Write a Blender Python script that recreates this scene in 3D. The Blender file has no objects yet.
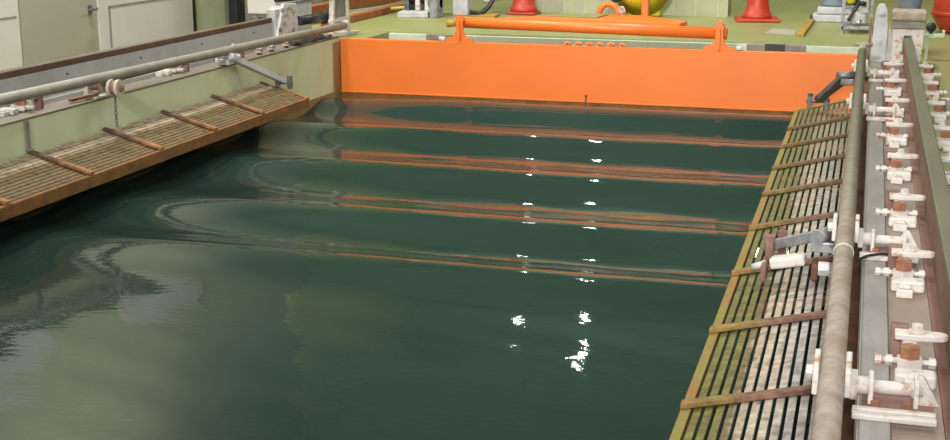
import bpy, bmesh, math, random
from mathutils import Vector, Matrix
random.seed(7)
S = 0.6                      # drawing units -> metres
PI = math.pi
sc = bpy.context.scene
C = sc.collection

# ---------------------------------------------------------------- camera, world, light, exposure
F = 1316.0; TH = math.atan(325 / F); PS = math.atan(402 * math.cos(TH) / F)
cam = bpy.data.cameras.new('camera'); co = bpy.data.objects.new('camera', cam); C.objects.link(co)
cam.sensor_fit = 'HORIZONTAL'; cam.sensor_width = 36; cam.lens = F / 950 * 36
cam.clip_start = .02; cam.clip_end = 200
co.location = (0, 0, 2.0 * S); co.rotation_euler = (PI / 2 - TH, 0, PS)
sc.camera = co
vs = sc.view_settings
vs.view_transform = 'Standard'; vs.look = 'None'; vs.gamma = 1; vs.use_curve_mapping = False; vs.exposure = 0.0

w = bpy.data.worlds.new('world'); sc.world = w; w.use_nodes = True
w.node_tree.nodes['Background'].inputs[0].default_value = (.62, .66, .62, 1)
w.node_tree.nodes['Background'].inputs[1].default_value = .25

def area(name, loc, size, sizey, power, rot=(0, 0, 0), col=(1, .97, .9)):
    l = bpy.data.lights.new(name, 'AREA'); l.shape = 'RECTANGLE'; l.size = size * S; l.size_y = sizey * S
    l.energy = power; l.color = col
    o = bpy.data.objects.new(name, l); C.objects.link(o); o.location = Vector(loc) * S; o.rotation_euler = rot
    return o
LIGHTS = [(-5.4, 3.0), (-5.4, 9.5), (0.8, 3.0), (0.8, 9.5), (-1.0, 15.0), (-7.5, 12.5)]  # unseen lamps added for light, set where the water does not mirror them
POWER = [65, 88, 55, 48, 115, 180]
for i, (x, y) in enumerate(LIGHTS):
    area('unseen_ceiling_light', (x, y, 6.72), .5, 2.6, POWER[i])
fl = bpy.data.lights.new('camera_flash', 'SPOT'); fl.energy = 400; fl.shadow_soft_size = .04; fl.spot_size = math.radians(62); fl.spot_blend = 1.0
fl.color = (1, .97, .93)
fo = bpy.data.objects.new('camera_flash', fl); C.objects.link(fo); fo.location = (0.03, -.02, 2.28 * S)
fo.rotation_euler = (PI / 2 - math.radians(7.5), 0, PS - math.radians(4))
# unseen fill light added behind the camera to brighten the gate
g = area('gate_fill_light', (-2.2, -4.0, 6.0), 2.4, 1.0, 58, (math.radians(72), 0, 0)); g.data.spread = math.radians(50)

# ---------------------------------------------------------------- materials
def mat(name, col, rough=.6, metal=0., col2=None, scale=6., lo=.45, hi=.62, vary=.12, bump=.0, bscale=60., stretch=(1, 1, 1), spec=.5):
    """painted or bare surface: fine tone variation plus patches of a second colour (rust, dirt)"""
    m = bpy.data.materials.new(name); m.use_nodes = True; nt = m.node_tree; N = nt.nodes; L = nt.links
    b = N['Principled BSDF']; b.inputs['Roughness'].default_value = rough; b.inputs['Metallic'].default_value = metal
    b.inputs['Specular IOR Level'].default_value = spec
    g = N.new('ShaderNodeNewGeometry'); mp = N.new('ShaderNodeMapping'); mp.inputs['Scale'].default_value = stretch
    L.new(g.outputs['Position'], mp.inputs['Vector'])
    n1 = N.new('ShaderNodeTexNoise'); n1.inputs['Scale'].default_value = scale * 2.3; n1.inputs['Detail'].default_value = 6
    L.new(mp.outputs[0], n1.inputs['Vector'])
    r1 = N.new('ShaderNodeValToRGB')
    r1.color_ramp.elements[0].position = .3; r1.color_ramp.elements[1].position = .7
    r1.color_ramp.elements[0].color = tuple(c * (1 - vary) for c in col) + (1,)
    r1.color_ramp.elements[1].color = tuple(min(1, c * (1 + vary)) for c in col) + (1,)
    L.new(n1.outputs[0], r1.inputs[0]); out = r1.outputs[0]
    if col2:
        n2 = N.new('ShaderNodeTexNoise'); n2.inputs['Scale'].default_value = scale; n2.inputs['Detail'].default_value = 8
        n2.inputs['Roughness'].default_value = .65
        L.new(mp.outputs[0], n2.inputs['Vector'])
        r2 = N.new('ShaderNodeValToRGB'); r2.color_ramp.elements[0].position = lo; r2.color_ramp.elements[1].position = hi
        L.new(n2.outputs[0], r2.inputs[0])
        mx = N.new('ShaderNodeMix'); mx.data_type = 'RGBA'
        L.new(r2.outputs[0], mx.inputs[0]); L.new(out, mx.inputs[6]); mx.inputs[7].default_value = tuple(col2) + (1,)
        out = mx.outputs[2]
    L.new(out, b.inputs['Base Color'])
    if bump:
        n3 = N.new('ShaderNodeTexNoise'); n3.inputs['Scale'].default_value = bscale; n3.inputs['Detail'].default_value = 5
        L.new(g.outputs['Position'], n3.inputs['Vector'])
        bp = N.new('ShaderNodeBump'); bp.inputs['Strength'].default_value = bump; bp.inputs['Distance'].default_value = .004
        L.new(n3.outputs[0], bp.inputs['Height']); L.new(bp.outputs[0], b.inputs['Normal'])
    m['out'] = 1
    return m

def across(m, stops, seed_scale=14.):
    """stain graded across the tank (world x): stops = [(x, colour)...]"""
    nt = m.node_tree; N = nt.nodes; L = nt.links; b = N['Principled BSDF']
    g = N.new('ShaderNodeNewGeometry'); sx = N.new('ShaderNodeSeparateXYZ'); L.new(g.outputs['Position'], sx.inputs[0])
    nz = N.new('ShaderNodeTexNoise'); nz.inputs['Scale'].default_value = seed_scale; nz.inputs['Detail'].default_value = 5
    L.new(g.outputs['Position'], nz.inputs['Vector'])
    x0, x1 = stops[0][0] * S, stops[-1][0] * S
    mr = N.new('ShaderNodeMapRange'); mr.inputs[1].default_value = x0; mr.inputs[2].default_value = x1
    L.new(sx.outputs[0], mr.inputs[0])
    ma = N.new('ShaderNodeMath'); ma.operation = 'MULTIPLY_ADD'; L.new(nz.outputs[0], ma.inputs[0]); ma.inputs[1].default_value = .22
    L.new(mr.outputs[0], ma.inputs[2])
    mb = N.new('ShaderNodeMath'); mb.operation = 'SUBTRACT'; L.new(ma.outputs[0], mb.inputs[0]); mb.inputs[1].default_value = .11
    r = N.new('ShaderNodeValToRGB'); els = r.color_ramp.elements
    while len(els) > 1: els.remove(els[-1])
    for i, (x, c) in enumerate(stops):
        p = (x * S - x0) / (x1 - x0)
        e = els[0] if i == 0 else els.new(p)
        e.position = p; e.color = tuple(c) + (1,)
    L.new(mb.outputs[0], r.inputs[0])
    n2 = N.new('ShaderNodeTexNoise'); n2.inputs['Scale'].default_value = 40; n2.inputs['Detail'].default_value = 6
    L.new(g.outputs['Position'], n2.inputs['Vector'])
    mm = N.new('ShaderNodeMapRange'); mm.inputs[1].default_value = .3; mm.inputs[2].default_value = .7; mm.inputs[3].default_value = .5; mm.inputs[4].default_value = 1.45
    L.new(n2.outputs[0], mm.inputs[0])
    vm = N.new('ShaderNodeVectorMath'); vm.operation = 'SCALE'; L.new(r.outputs[0], vm.inputs[0]); L.new(mm.outputs[0], vm.inputs['Scale'])
    L.new(vm.outputs[0], b.inputs['Base Color'])
    return m

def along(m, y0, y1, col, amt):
    """darkens colour towards the far end: flash falloff painted in, with olive stain"""
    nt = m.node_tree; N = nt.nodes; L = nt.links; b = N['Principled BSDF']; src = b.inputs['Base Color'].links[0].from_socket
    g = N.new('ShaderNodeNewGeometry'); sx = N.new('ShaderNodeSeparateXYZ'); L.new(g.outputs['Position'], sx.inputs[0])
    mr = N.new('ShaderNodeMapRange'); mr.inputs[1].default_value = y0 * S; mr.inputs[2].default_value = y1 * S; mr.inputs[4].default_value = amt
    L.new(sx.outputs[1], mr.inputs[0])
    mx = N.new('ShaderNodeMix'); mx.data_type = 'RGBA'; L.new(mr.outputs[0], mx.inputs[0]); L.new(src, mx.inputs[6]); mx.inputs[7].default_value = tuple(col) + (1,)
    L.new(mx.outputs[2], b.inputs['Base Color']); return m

RUST = (.17, .055, .022)
M = {}
M['orange'] = mat('orange_paint', (.73, .168, .022), .42, vary=.05, scale=1.5, col2=(.67, .148, .019), lo=.5, hi=.8, bump=.15, bscale=20)
M['rust'] = mat('rust', (.16, .06, .028), .85, col2=(.32, .13, .05), scale=18, bump=.6)
M['rust_orange'] = mat('orange_rust', (.20, .085, .02), .85, col2=(.12, .06, .015), scale=16, bump=.6)
M['dark_rust'] = mat('dark_rust', (.10, .04, .022), .8, col2=(.17, .06, .03), scale=18, bump=.4)
M['pink_rust'] = mat('pinkish_rust', (.24, .13, .11), .8, col2=(.13, .065, .05), scale=9, bump=.5)
M['rust_nut'] = mat('rusty_nut', (.29, .13, .075), .8, col2=(.20, .08, .045), scale=40, bump=.5)
M['white'] = mat('chipped_white_paint', (.55, .515, .485), .5, col2=(.36, .17, .10), scale=24, lo=.55, hi=.66, vary=.08, bump=.2)
M['cream'] = mat('cream_paint', (.46, .42, .35), .5, col2=(.32, .16, .09), scale=24, lo=.56, hi=.68, vary=.08, bump=.2)
M['pipe'] = mat('weathered_galvanised', (.30, .275, .235), .55, metal=.1, col2=(.25, .215, .18), scale=7, vary=.14, bump=.25, bscale=90)
across_pipe = M['pipe']
M['plate'] = mat('brown_grey_steel', (.275, .215, .18), .6, metal=.05, col2=(.22, .16, .13), scale=5, lo=.4, hi=.7, vary=.1, bump=.15, stretch=(1, .3, 1))
M['band'] = mat('pale_steel_band', (.30, .28, .27), .6, metal=.0, col2=(.23, .21, .20), scale=8, vary=.1, stretch=(1, .35, 1))
M['rail_top'] = mat('grey_green_rail', (.115, .103, .06), .5, metal=.0, col2=(.085, .078, .048), scale=6, vary=.1, stretch=(1, .2, 1))
M['rail_side'] = mat('brown_rail_side', (.20, .10, .075), .7, col2=(.15, .07, .05), scale=6, vary=.15, stretch=(1, .3, 1))
M['rail_brown'] = mat('brown_rail_head', (.075, .038, .022), .65, col2=(.105, .058, .035), scale=5, vary=.15, stretch=(1, .3, 1))
M['rail_lilac'] = mat('lilac_grey_paint', (.36, .36, .365), .6, col2=(.30, .28, .27), scale=8, vary=.06, lo=.5, hi=.8)
M['wall_green'] = mat('pale_green_paint', (.52, .57, .37), .6, col2=(.44, .43, .23), scale=2.2, lo=.5, hi=.75, vary=.05)
M['wall_green_rust'] = mat('rust_stained_green', (.26, .22, .09), .7, col2=(.26, .12, .04), scale=7, lo=.38, hi=.6, stretch=(1, 1, .3))
M['floor'] = mat('yellow_green_floor_paint', (.25, .255, .095), .45, col2=(.215, .22, .09), scale=1.6, lo=.42, hi=.7, vary=.07, bump=.05)
M['concrete'] = mat('pale_green_concrete', (.48, .55, .43), .75, col2=(.38, .44, .35), scale=7, lo=.5, hi=.75, vary=.07)
M['grey_dark'] = mat('grey_block', (.22, .205, .17), .7, col2=(.13, .12, .11), scale=9)
M['algae'] = mat('shaded_algae_coat', (.05, .055, .03), .8, col2=(.09, .06, .025), scale=9, bump=.5)
M['black'] = mat('black_rubber', (.018, .018, .02), .4, vary=.2)
M['grey_paint'] = mat('light_grey_paint', (.46, .465, .48), .5, col2=(.34, .33, .32), scale=14, lo=.5, hi=.7, vary=.06)
M['steel'] = mat('grey_steel', (.28, .29, .31), .4, metal=.3, col2=(.15, .14, .14), scale=16, vary=.12)
M['dark_steel'] = mat('dark_steel', (.10, .105, .11), .4, metal=.4, col2=(.2, .2, .2), scale=16, vary=.2)
M['chrome'] = mat('polished_steel', (.7, .72, .75), .2, metal=1., vary=.05)
M['cone'] = mat('red_cone_plastic', (.42, .035, .014), .45, col2=(.34, .028, .012), scale=5, vary=.06)
M['yellow'] = mat('yellow_paint', (.62, .50, .02), .4, vary=.1)
M['yellow_brown'] = mat('yellow_brown_board', (.36, .22, .03), .6, col2=(.25, .17, .04), scale=7)
M['door_olive'] = mat('olive_grey_door', (.35, .325, .26), .6, col2=(.33, .31, .265), scale=1.5, vary=.03)
M['panel_grey'] = mat('pale_grey_panel', (.60, .57, .55), .6, col2=(.56, .53, .51), scale=1.5, vary=.03)
M['panel_line'] = mat('panel_groove', (.22, .22, .21), .7)
M['hall_green'] = mat('hall_green_panel', (.45, .47, .31), .65, col2=(.40, .43, .28), scale=2.5, vary=.05)
M['hall_yellow'] = mat('hall_yellow_green', (.60, .66, .27), .65, vary=.05)
M['tile'] = mat('grey_green_tile', (.36, .38, .24), .6, col2=(.32, .32, .25), scale=5, vary=.05)
M['ceiling'] = mat('ceiling_panel', (.46, .62, .57), .8, vary=.05)
M['hall_far'] = mat('far_wall_paint', (.34, .49, .44), .8, vary=.05)
M['lamp_body'] = mat('lamp_housing', (.3, .3, .3), .5)
M['wood_block'] = mat('worn_bumper_block', (.36, .29, .23), .8, col2=(.22, .16, .12), scale=20, bump=.5)
M['blue_grey'] = mat('blue_grey_plastic', (.13, .16, .20), .45, vary=.1)
M['red_beam'] = mat('red_oxide_beam', (.30, .09, .03), .6, col2=(.22, .07, .03), scale=8)
M['blue_cable'] = mat('blue_grey_cable', (.16, .22, .22), .5)
M['yellow_cable'] = mat('yellow_cable', (.5, .46, .08), .5)
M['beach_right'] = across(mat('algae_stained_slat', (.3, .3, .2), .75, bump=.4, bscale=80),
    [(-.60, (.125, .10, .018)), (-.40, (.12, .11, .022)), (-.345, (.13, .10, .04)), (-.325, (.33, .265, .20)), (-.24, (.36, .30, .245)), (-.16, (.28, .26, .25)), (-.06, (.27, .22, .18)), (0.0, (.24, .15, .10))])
M['beach_left'] = across(mat('stained_slat', (.3, .3, .2), .8, bump=.4, bscale=80),
    [(-5.15, (.30, .24, .175)), (-5.0, (.27, .205, .13)), (-4.95, (.15, .105, .042)), (-4.82, (.105, .07, .02)), (-4.6, (.13, .06, .018))])
M['beach_edge'] = mat('rusty_algae_edge', (.19, .16, .03), .8, col2=(.27, .10, .03), scale=14, lo=.48, hi=.62, bump=.6)
M['strap_right'] = across(mat('rusty_strap', (.3, .3, .2), .8, bump=.7, bscale=80),
    [(-.60, (.26, .12, .035)), (-.42, (.20, .14, .035)), (-.30, (.16, .085, .05)), (-.22, (.155, .075, .052)), (0.0, (.13, .065, .05))])
M['strap_left'] = across(mat('rusty_strap_left', (.3, .3, .2), .8, bump=.7, bscale=80),
    [(-5.15, (.06, .04, .03)), (-4.95, (.10, .05, .03)), (-4.8, (.20, .09, .035)), (-4.6, (.30, .13, .03))])

along(M['beach_right'], 6.2, 10.5, (.115, .105, .038), .8)  # far ends darkened in the colour, as the flash fades
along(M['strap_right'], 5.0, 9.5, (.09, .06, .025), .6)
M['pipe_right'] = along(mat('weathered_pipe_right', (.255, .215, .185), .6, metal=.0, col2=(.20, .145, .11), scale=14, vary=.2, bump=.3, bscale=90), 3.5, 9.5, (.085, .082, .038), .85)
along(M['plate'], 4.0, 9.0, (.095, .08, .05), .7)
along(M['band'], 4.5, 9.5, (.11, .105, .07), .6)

def emis(name, col, s):
    m = bpy.data.materials.new(name); m.use_nodes = True; nt = m.node_tree
    b = nt.nodes['Principled BSDF']; b.inputs['Base Color'].default_value = tuple(col) + (1,)
    b.inputs['Emission Color'].default_value = tuple(col) + (1,); b.inputs['Emission Strength'].default_value = s
    return m
M['bulb'] = emis('lit_bulb', (1, 1, .95), 260)
M['tube'] = emis('lit_tube', (1, .98, .92), 3)

def water_mat():
    m = bpy.data.materials.new('murky_green_water'); m.use_nodes = True; nt = m.node_tree; N = nt.nodes; L = nt.links
    b = N['Principled BSDF']; b.inputs['Roughness'].default_value = .03; b.inputs['IOR'].default_value = 1.333
    g = N.new('ShaderNodeNewGeometry')
    n = N.new('ShaderNodeTexNoise'); n.inputs['Scale'].default_value = .8; n.inputs['Detail'].default_value = 3
    L.new(g.outputs['Position'], n.inputs['Vector'])
    r = N.new('ShaderNodeValToRGB'); r.color_ramp.elements[0].position = .35; r.color_ramp.elements[1].position = .7
    r.color_ramp.elements[0].color = (.014, .029, .025, 1); r.color_ramp.elements[1].color = (.020, .039, .034, 1)
    L.new(n.outputs[0], r.inputs[0]); L.new(r.outputs[0], b.inputs['Base Color'])
    mp = N.new('ShaderNodeMapping'); mp.inputs['Scale'].default_value = (1, 1.6, 1); L.new(g.outputs['Position'], mp.inputs['Vector'])
    n2 = N.new('ShaderNodeTexNoise'); n2.inputs['Scale'].default_value = 26; n2.inputs['Detail'].default_value = 3
    L.new(mp.outputs[0], n2.inputs['Vector'])
    bp = N.new('ShaderNodeBump'); bp.inputs['Strength'].default_value = .075; bp.inputs['Distance'].default_value = .006
    L.new(n2.outputs[0], bp.inputs['Height']); L.new(bp.outputs[0], b.inputs['Normal'])
    return m
M['water'] = water_mat()

# ---------------------------------------------------------------- mesh helpers
def B(): return bmesh.new()
def box(bm, x0, x1, y0, y1, z0, z1, bev=0., mi=0):
    r = bmesh.ops.create_cube(bm, size=1)
    vs_ = r['verts']
    for v in vs_:
        v.co = Vector(((x0 + x1) / 2 + v.co.x * (x1 - x0), (y0 + y1) / 2 + v.co.y * (y1 - y0), (z0 + z1) / 2 + v.co.z * (z1 - z0)))
    fs = list({f for v in vs_ for f in v.link_faces})
    for f in fs: f.material_index = mi
    if bev:
        es = list({e for v in vs_ for e in v.link_edges})
        bmesh.ops.bevel(bm, geom=es, offset=bev, segments=2, affect='EDGES', profile=.5)
    return vs_
def frame_of(d):
    d = d.normalized(); a = Vector((0, 0, 1)) if abs(d.z) < .9 else Vector((1, 0, 0))
    u = d.cross(a).normalized(); return u, d.cross(u).normalized()
def cyl(bm, p0, p1, r0, r1=None, n=20, cap=True, rot=0.):
    p0 = Vector(p0); p1 = Vector(p1); r1 = r0 if r1 is None else r1
    u, v = frame_of(p1 - p0)
    A = [bm.verts.new(p0 + (u * math.cos(2 * PI * i / n + rot) + v * math.sin(2 * PI * i / n + rot)) * r0) for i in range(n)]
    Bv = [bm.verts.new(p1 + (u * math.cos(2 * PI * i / n + rot) + v * math.sin(2 * PI * i / n + rot)) * r1) for i in range(n)]
    for i in range(n):
        f = bm.faces.new((A[i], A[(i + 1) % n], Bv[(i + 1) % n], Bv[i])); f.smooth = n > 8
    if cap:
        bm.faces.new(A[::-1]); bm.faces.new(Bv)
def hexa(bm, p0, p1, r): cyl(bm, p0, p1, r, n=6)
def tube(bm, pts, r, n=10):
    pts = [Vector(p) for p in pts]; rings = []; u = None
    for i, p in enumerate(pts):
        d = (pts[min(i + 1, len(pts) - 1)] - pts[max(i - 1, 0)]).normalized()
        if u is None: u, v = frame_of(d)
        else:
            u = (u - d * u.dot(d)).normalized(); v = d.cross(u)
        rings.append([bm.verts.new(p + (u * math.cos(2 * PI * k / n) + v * math.sin(2 * PI * k / n)) * r) for k in range(n)])
    for a, b in zip(rings, rings[1:]):
        for k in range(n):
            f = bm.faces.new((a[k], a[(k + 1) % n], b[(k + 1) % n], b[k])); f.smooth = True
    bm.faces.new(rings[0][::-1]); bm.faces.new(rings[-1])
def smooth_pts(pts, k=6):
    out = []
    P = [Vector(p) for p in pts]; P = [P[0]] + P + [P[-1]]
    for i in range(1, len(P) - 2):
        for j in range(k):
            t = j / k; a, b, c, d = P[i - 1:i + 3]
            out.append(.5 * ((2 * b) + (c - a) * t + (2 * a - 5 * b + 4 * c - d) * t * t + (3 * b - a - 3 * c + d) * t ** 3))
    out.append(P[-2]); return out
def prism(bm, pts, axis, a, b, bev=0.):
    """pts 2-D outline in the two other axes (in order x,y,z), extruded from a to b along axis"""
    def mk(p, t):
        return {'x': (t, p[0], p[1]), 'y': (p[0], t, p[1]), 'z': (p[0], p[1], t)}[axis]
    A = [bm.verts.new(mk(p, a)) for p in pts]; Q = [bm.verts.new(mk(p, b)) for p in pts]; n = len(pts)
    fs = [bm.faces.new(A[::-1]), bm.faces.new(Q)]
    for i in range(n): fs.append(bm.faces.new((A[i], A[(i + 1) % n], Q[(i + 1) % n], Q[i])))
    bmesh.ops.recalc_face_normals(bm, faces=fs)
    if bev:
        es = list({e for f in fs for e in f.edges})
        bmesh.ops.bevel(bm, geom=es, offset=bev, segments=2, affect='EDGES', profile=.5)
def lathe(bm, c, prof, n=28, arc=(0, 2 * PI)):
    c = Vector(c); full = abs(arc[1] - arc[0] - 2 * PI) < 1e-4; rings = []
    for r, z in prof:
        rings.append([bm.verts.new(c + Vector((r * math.cos(arc[0] + (arc[1] - arc[0]) * k / n), r * math.sin(arc[0] + (arc[1] - arc[0]) * k / n), z))) for k in range(n if full else n + 1)])
    for a, b in zip(rings, rings[1:]):
        for k in range(len(a) if full else len(a) - 1):
            f = bm.faces.new((a[k], a[(k + 1) % len(a)], b[(k + 1) % len(a)], b[k])); f.smooth = True
    bm.faces.new(rings[0][::-1]); bm.faces.new(rings[-1])
def bar(bm, p0, p1, w, h, up=(0, 0, 1), bev=0., w1=None):
    """rectangular bar between two points: width w across, height h along up"""
    p0 = Vector(p0); p1 = Vector(p1); d = (p1 - p0).normalized(); s = d.cross(Vector(up)).normalized(); t = s.cross(d).normalized()
    w1 = w if w1 is None else w1
    V = []
    for p, ww in ((p0, w), (p1, w1)):
        for a, b in ((-1, -1), (1, -1), (1, 1), (-1, 1)): V.append(bm.verts.new(p + s * a * ww / 2 + t * b * h / 2))
    fs = [bm.faces.new([V[i] for i in q]) for q in ((3, 2, 1, 0), (4, 5, 6, 7), (0, 1, 5, 4), (1, 2, 6, 5), (2, 3, 7, 6), (3, 0, 4, 7))]
    if bev:
        es = list({e for f in fs for e in f.edges})
        bmesh.ops.bevel(bm, geom=es, offset=bev, segments=2, affect='EDGES', profile=.5)

BASE = {}
def obj(name, bm, m, parent=None, base=None):
    """ONE mesh object; vertices are given in drawing units in the world"""
    bmesh.ops.recalc_face_normals(bm, faces=bm.faces[:])
    o_ = Vector(base) if base is not None else (BASE[parent.name] if parent else Vector((0, 0, 0)))
    for v in bm.verts: v.co = (v.co - o_) * S
    me = bpy.data.meshes.new(name); bm.to_mesh(me); bm.free()
    for mm in (m if isinstance(m, (list, tuple)) else [m]): me.materials.append(M[mm] if isinstance(mm, str) else mm)
    o = bpy.data.objects.new(name, me); C.objects.link(o)
    if parent: o.parent = parent
    else: o.location = o_ * S
    BASE[o.name] = o_
    return o
def tag(o, label, cat, group=None):
    o['label'] = label; o['category'] = cat
    if group: o['group'] = group
    return o
def thing(name, label, cat, base, group=None):
    o = bpy.data.objects.new(name, None); C.objects.link(o); o.location = Vector(base) * S; o.empty_display_size = .05
    BASE[o.name] = Vector(base)
    return tag(o, label, cat, group)
def one(name, bm, m, label, cat, base, group=None): return tag(obj(name, bm, m, base=base), label, cat, group)
def struct(name, bm, m, parent=None):
    o = obj(name, bm, m, parent)
    if not parent: o['kind'] = 'structure'
    return o
def dup(root, loc, label, rz=None):
    r = root.copy(); C.objects.link(r); r.location = Vector(loc) * S; r['label'] = label
    if rz is not None: r.rotation_euler = (0, 0, rz)
    for ch in list(root.children):
        c = ch.copy(); C.objects.link(c); c.parent = r
        for g in ch.children:
            d = g.copy(); C.objects.link(d); d.parent = c
    return r

# ---------------------------------------------------------------- geometry constants (drawing units)
XL, XR = -5.13, .0          # tank wall faces
YB = 12.45                  # gate face
FZ = .58                    # deck
# ---------------------------------------------------------------- the hall
b = B(); box(b, -9.4, 8.2, -6, 27, -1.3, -1.0); struct('floor_lower', b, 'floor')
b = B(); box(b, -6.6, 8, 13.36, 26, -.98, FZ); struct('floor', b, 'floor')
b = B(); box(b, .411, 8, -3, 13.358, -.98, .598); struct('floor_right', b, 'floor')
b = B(); box(b, -9.2, -9.0, -6, 26, -1, 7); struct('wall_left', b, 'hall_green')
b = B(); box(b, -9.2, 8.2, 26, 26.2, -1, 7); struct('wall_far', b, 'hall_far')
b = B(); box(b, -9.0, 8.0, 25.95, 26, FZ, 4.0); struct('wall_far_dado', b, 'hall_yellow')
b = B(); box(b, 8.0, 8.2, -6, 26, -1, 7); struct('wall_right', b, 'hall_far')
b = B(); box(b, -9.2, 8.2, -6, 26.2, 7, 7.2); struct('ceiling', b, 'ceiling')
# left wall: doors, panels, pole
b = B(); box(b, -8.998, -8.95, 12.57, 14.1, -1, 2.5); d1 = struct('door_1', b, 'door_olive')
b = B(); box(b, -8.95, -8.93, 13.9, 13.97, .62, .72, .005); cyl(b, (-8.93, 13.935, .68), (-8.84, 13.935, .68), .018, n=10); cyl(b, (-8.85, 13.95, .68), (-8.85, 13.76, .675), .014, n=10)
obj('door_handle', b, 'dark_steel', d1)
b = B(); box(b, -8.998, -8.93, 14.1, 14.26, -1, 2.6, .006); struct('trim_1', b, 'panel_grey')
b = B(); box(b, -8.998, -8.95, 9.4, 12.55, -1, 3.4); p0 = struct('wall_panel_near', b, 'panel_grey')
b = B(); box(b, -8.95, -8.945, 9.4, 12.5, .695, .715); obj('groove', b, 'panel_line', p0)
b = B(); box(b, -8.998, -8.94, 14.27, 16.45, -1, 3.4); p1 = struct('wall_panel', b, 'panel_grey')
b = B(); box(b, -8.94, -8.935, 14.33, 16.4, .655, .68); box(b, -8.94, -8.935, 14.33, 14.37, -1, .66); obj('groove', b, 'panel_line', p1)
b = B(); box(b, -8.998, -8.95, 16.46, 16.56, -1, 3.4); struct('trim_2', b, 'black')
b = B(); box(b, -8.93, -8.80, 17.5, 17.78, -1, 2.9, .01); struct('trim_3', b, 'black')
b = B(); box(b, -8.998, -8.95, 17.78, 21, -1, .36); wt = struct('wall_tiles_left', b, 'panel_grey')
b = B()
for k in range(8): box(b, -8.95, -8.946, 17.9 + k * .38, 17.92 + k * .38, -1, .36)
box(b, -8.95, -8.946, 17.78, 21, .12, .14); obj('groove', b, 'panel_line', wt)
b = B(); box(b, -8.998, -8.96, 17.78, 25.95, .36, 3.2); box(b, -8.998, -8.96, 19.6, 25.95, 3.2, 6.98); struct('wall_upper_left', b, 'hall_yellow')
# switch cabinet on its post
t = thing('control_cabinet', 'white cabinet on a dark post by the left wall, cut by the top edge', 'cabinet', (-7.65, 16.1, -1))
b = B(); box(b, -7.84, -7.44, 15.9, 16.4, .48, 1.5, .015); obj('body', b, 'panel_grey', t)
b = B(); box(b, -7.80, -7.48, 15.92, 16.38, .44, .48); obj('underside', b, 'grey_dark', t)
b = B(); box(b, -7.77, -7.68, 16.05, 16.2, -1, .44); obj('post', b, 'dark_steel', t)
# low tiled wall behind the machines
b = B(); box(b, -4.0, -1.62, 16.12, 16.5, FZ, 1.9); tl = struct('wall_tiled_far', b, 'tile')
b = B()
for k in range(9): box(b, -3.9 + k * .27, -3.885 + k * .27, 16.114, 16.12, FZ, 1.9)
for k in range(4): box(b, -4, -1.62, 16.114, 16.12, .80 + k * .27, .812 + k * .27)
obj('joints', b, 'hall_green', tl)
# lamps of the hall: unseen ceiling lamps, then the pendants
for i, (x, y) in enumerate(LIGHTS):
    t = thing('unseen_ceiling_lamp', 'unseen twin tube lamp under the hall ceiling, %s' % ['above the left deck near the camera', 'above the left deck by the far beach end', 'above the right deck near the camera', 'above the right deck by the gate', 'behind the orange gate', 'over the left passage'][i], 'lamp', (x, y, 7), 'ceiling lamps')
    b = B(); box(b, x - .3, x + .3, y - 1.4, y + 1.4, 6.86, 7, .02); obj('housing', b, 'lamp_body', t)
    b = B(); 
    for s in (-.12, .12): cyl(b, (x + s, y - 1.3, 6.82), (x + s, y + 1.3, 6.82), .035, n=10)
    obj('tube', b, 'tube', t)
def highbay(x, y, z, r, label):
    t = thing('pendant_lamp', label, 'lamp', (x, y, 7), 'pendant lamps')
    b = B(); cyl(b, (x, y, z + .35), (x, y, 7), .02, n=8); obj('rod', b, 'lamp_body', t)
    b = B(); cyl(b, (x, y, z + .02), (x, y, z + .36), r * 1.5, .08, n=24, cap=False); obj('shade', b, 'lamp_body', t)
    b = B(); bmesh.ops.create_uvsphere(b, u_segments=16, v_segments=10, radius=r); bmesh.ops.translate(b, verts=b.verts[:], vec=(x, y, z - .02)); obj('bulb', b, 'bulb', t)
highbay(-4.75, 23.0, 5.95, .06, 'pendant lamp whose glints run down the middle of the water')
highbay(-5.6, 22.0, 4.4, .036, 'smaller pendant lamp hanging left of the brighter one')

# ---------------------------------------------------------------- tank
b = B(); box(b, -5.62, XL, -1, YB, -1, .60); struct('wall_tank_left', b, 'wall_green')
b = B(); box(b, XL - .002, XL + .006, 12.27, YB, -.4, .56); box(b, XL - .002, XL + .008, 10.5, YB, -1, .07); struct('trim_4', b, 'wall_green_rust')
b = B(); box(b, -5.62, XL - .02, YB, 13.36, -1, .572); struct('wall_tank_left_far', b, 'floor')
b = B(); box(b, .05, .41, -1, 13.36, -1, .575); struct('wall_tank_right', b, 'wall_green')
b = B(); box(b, XR, .05, -1, 13.36, -1, .25); struct('trim_8', b, 'dark_rust')  # dark colour stands in for the shadow gap beside the right pipe
b = B(); box(b, XL, XL + .012, -1, 10.5, -1, .30); struct('trim_9', b, 'algae')  # dark band under the left grating: shade put into the colour, with algae
b = B(); box(b, XL - .02, XR, 13.28, 13.358, -1, .562); struct('wall_pit', b, 'concrete')
b = B(); box(b, -5.62, .41, -1, 13.36, -1.15, -1.0); struct('floor_tank', b, 'concrete')
b = B(); box(b, XL, XR, -1.1, -1, -1, .6); struct('wall_tank_near', b, 'wall_green')
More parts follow.
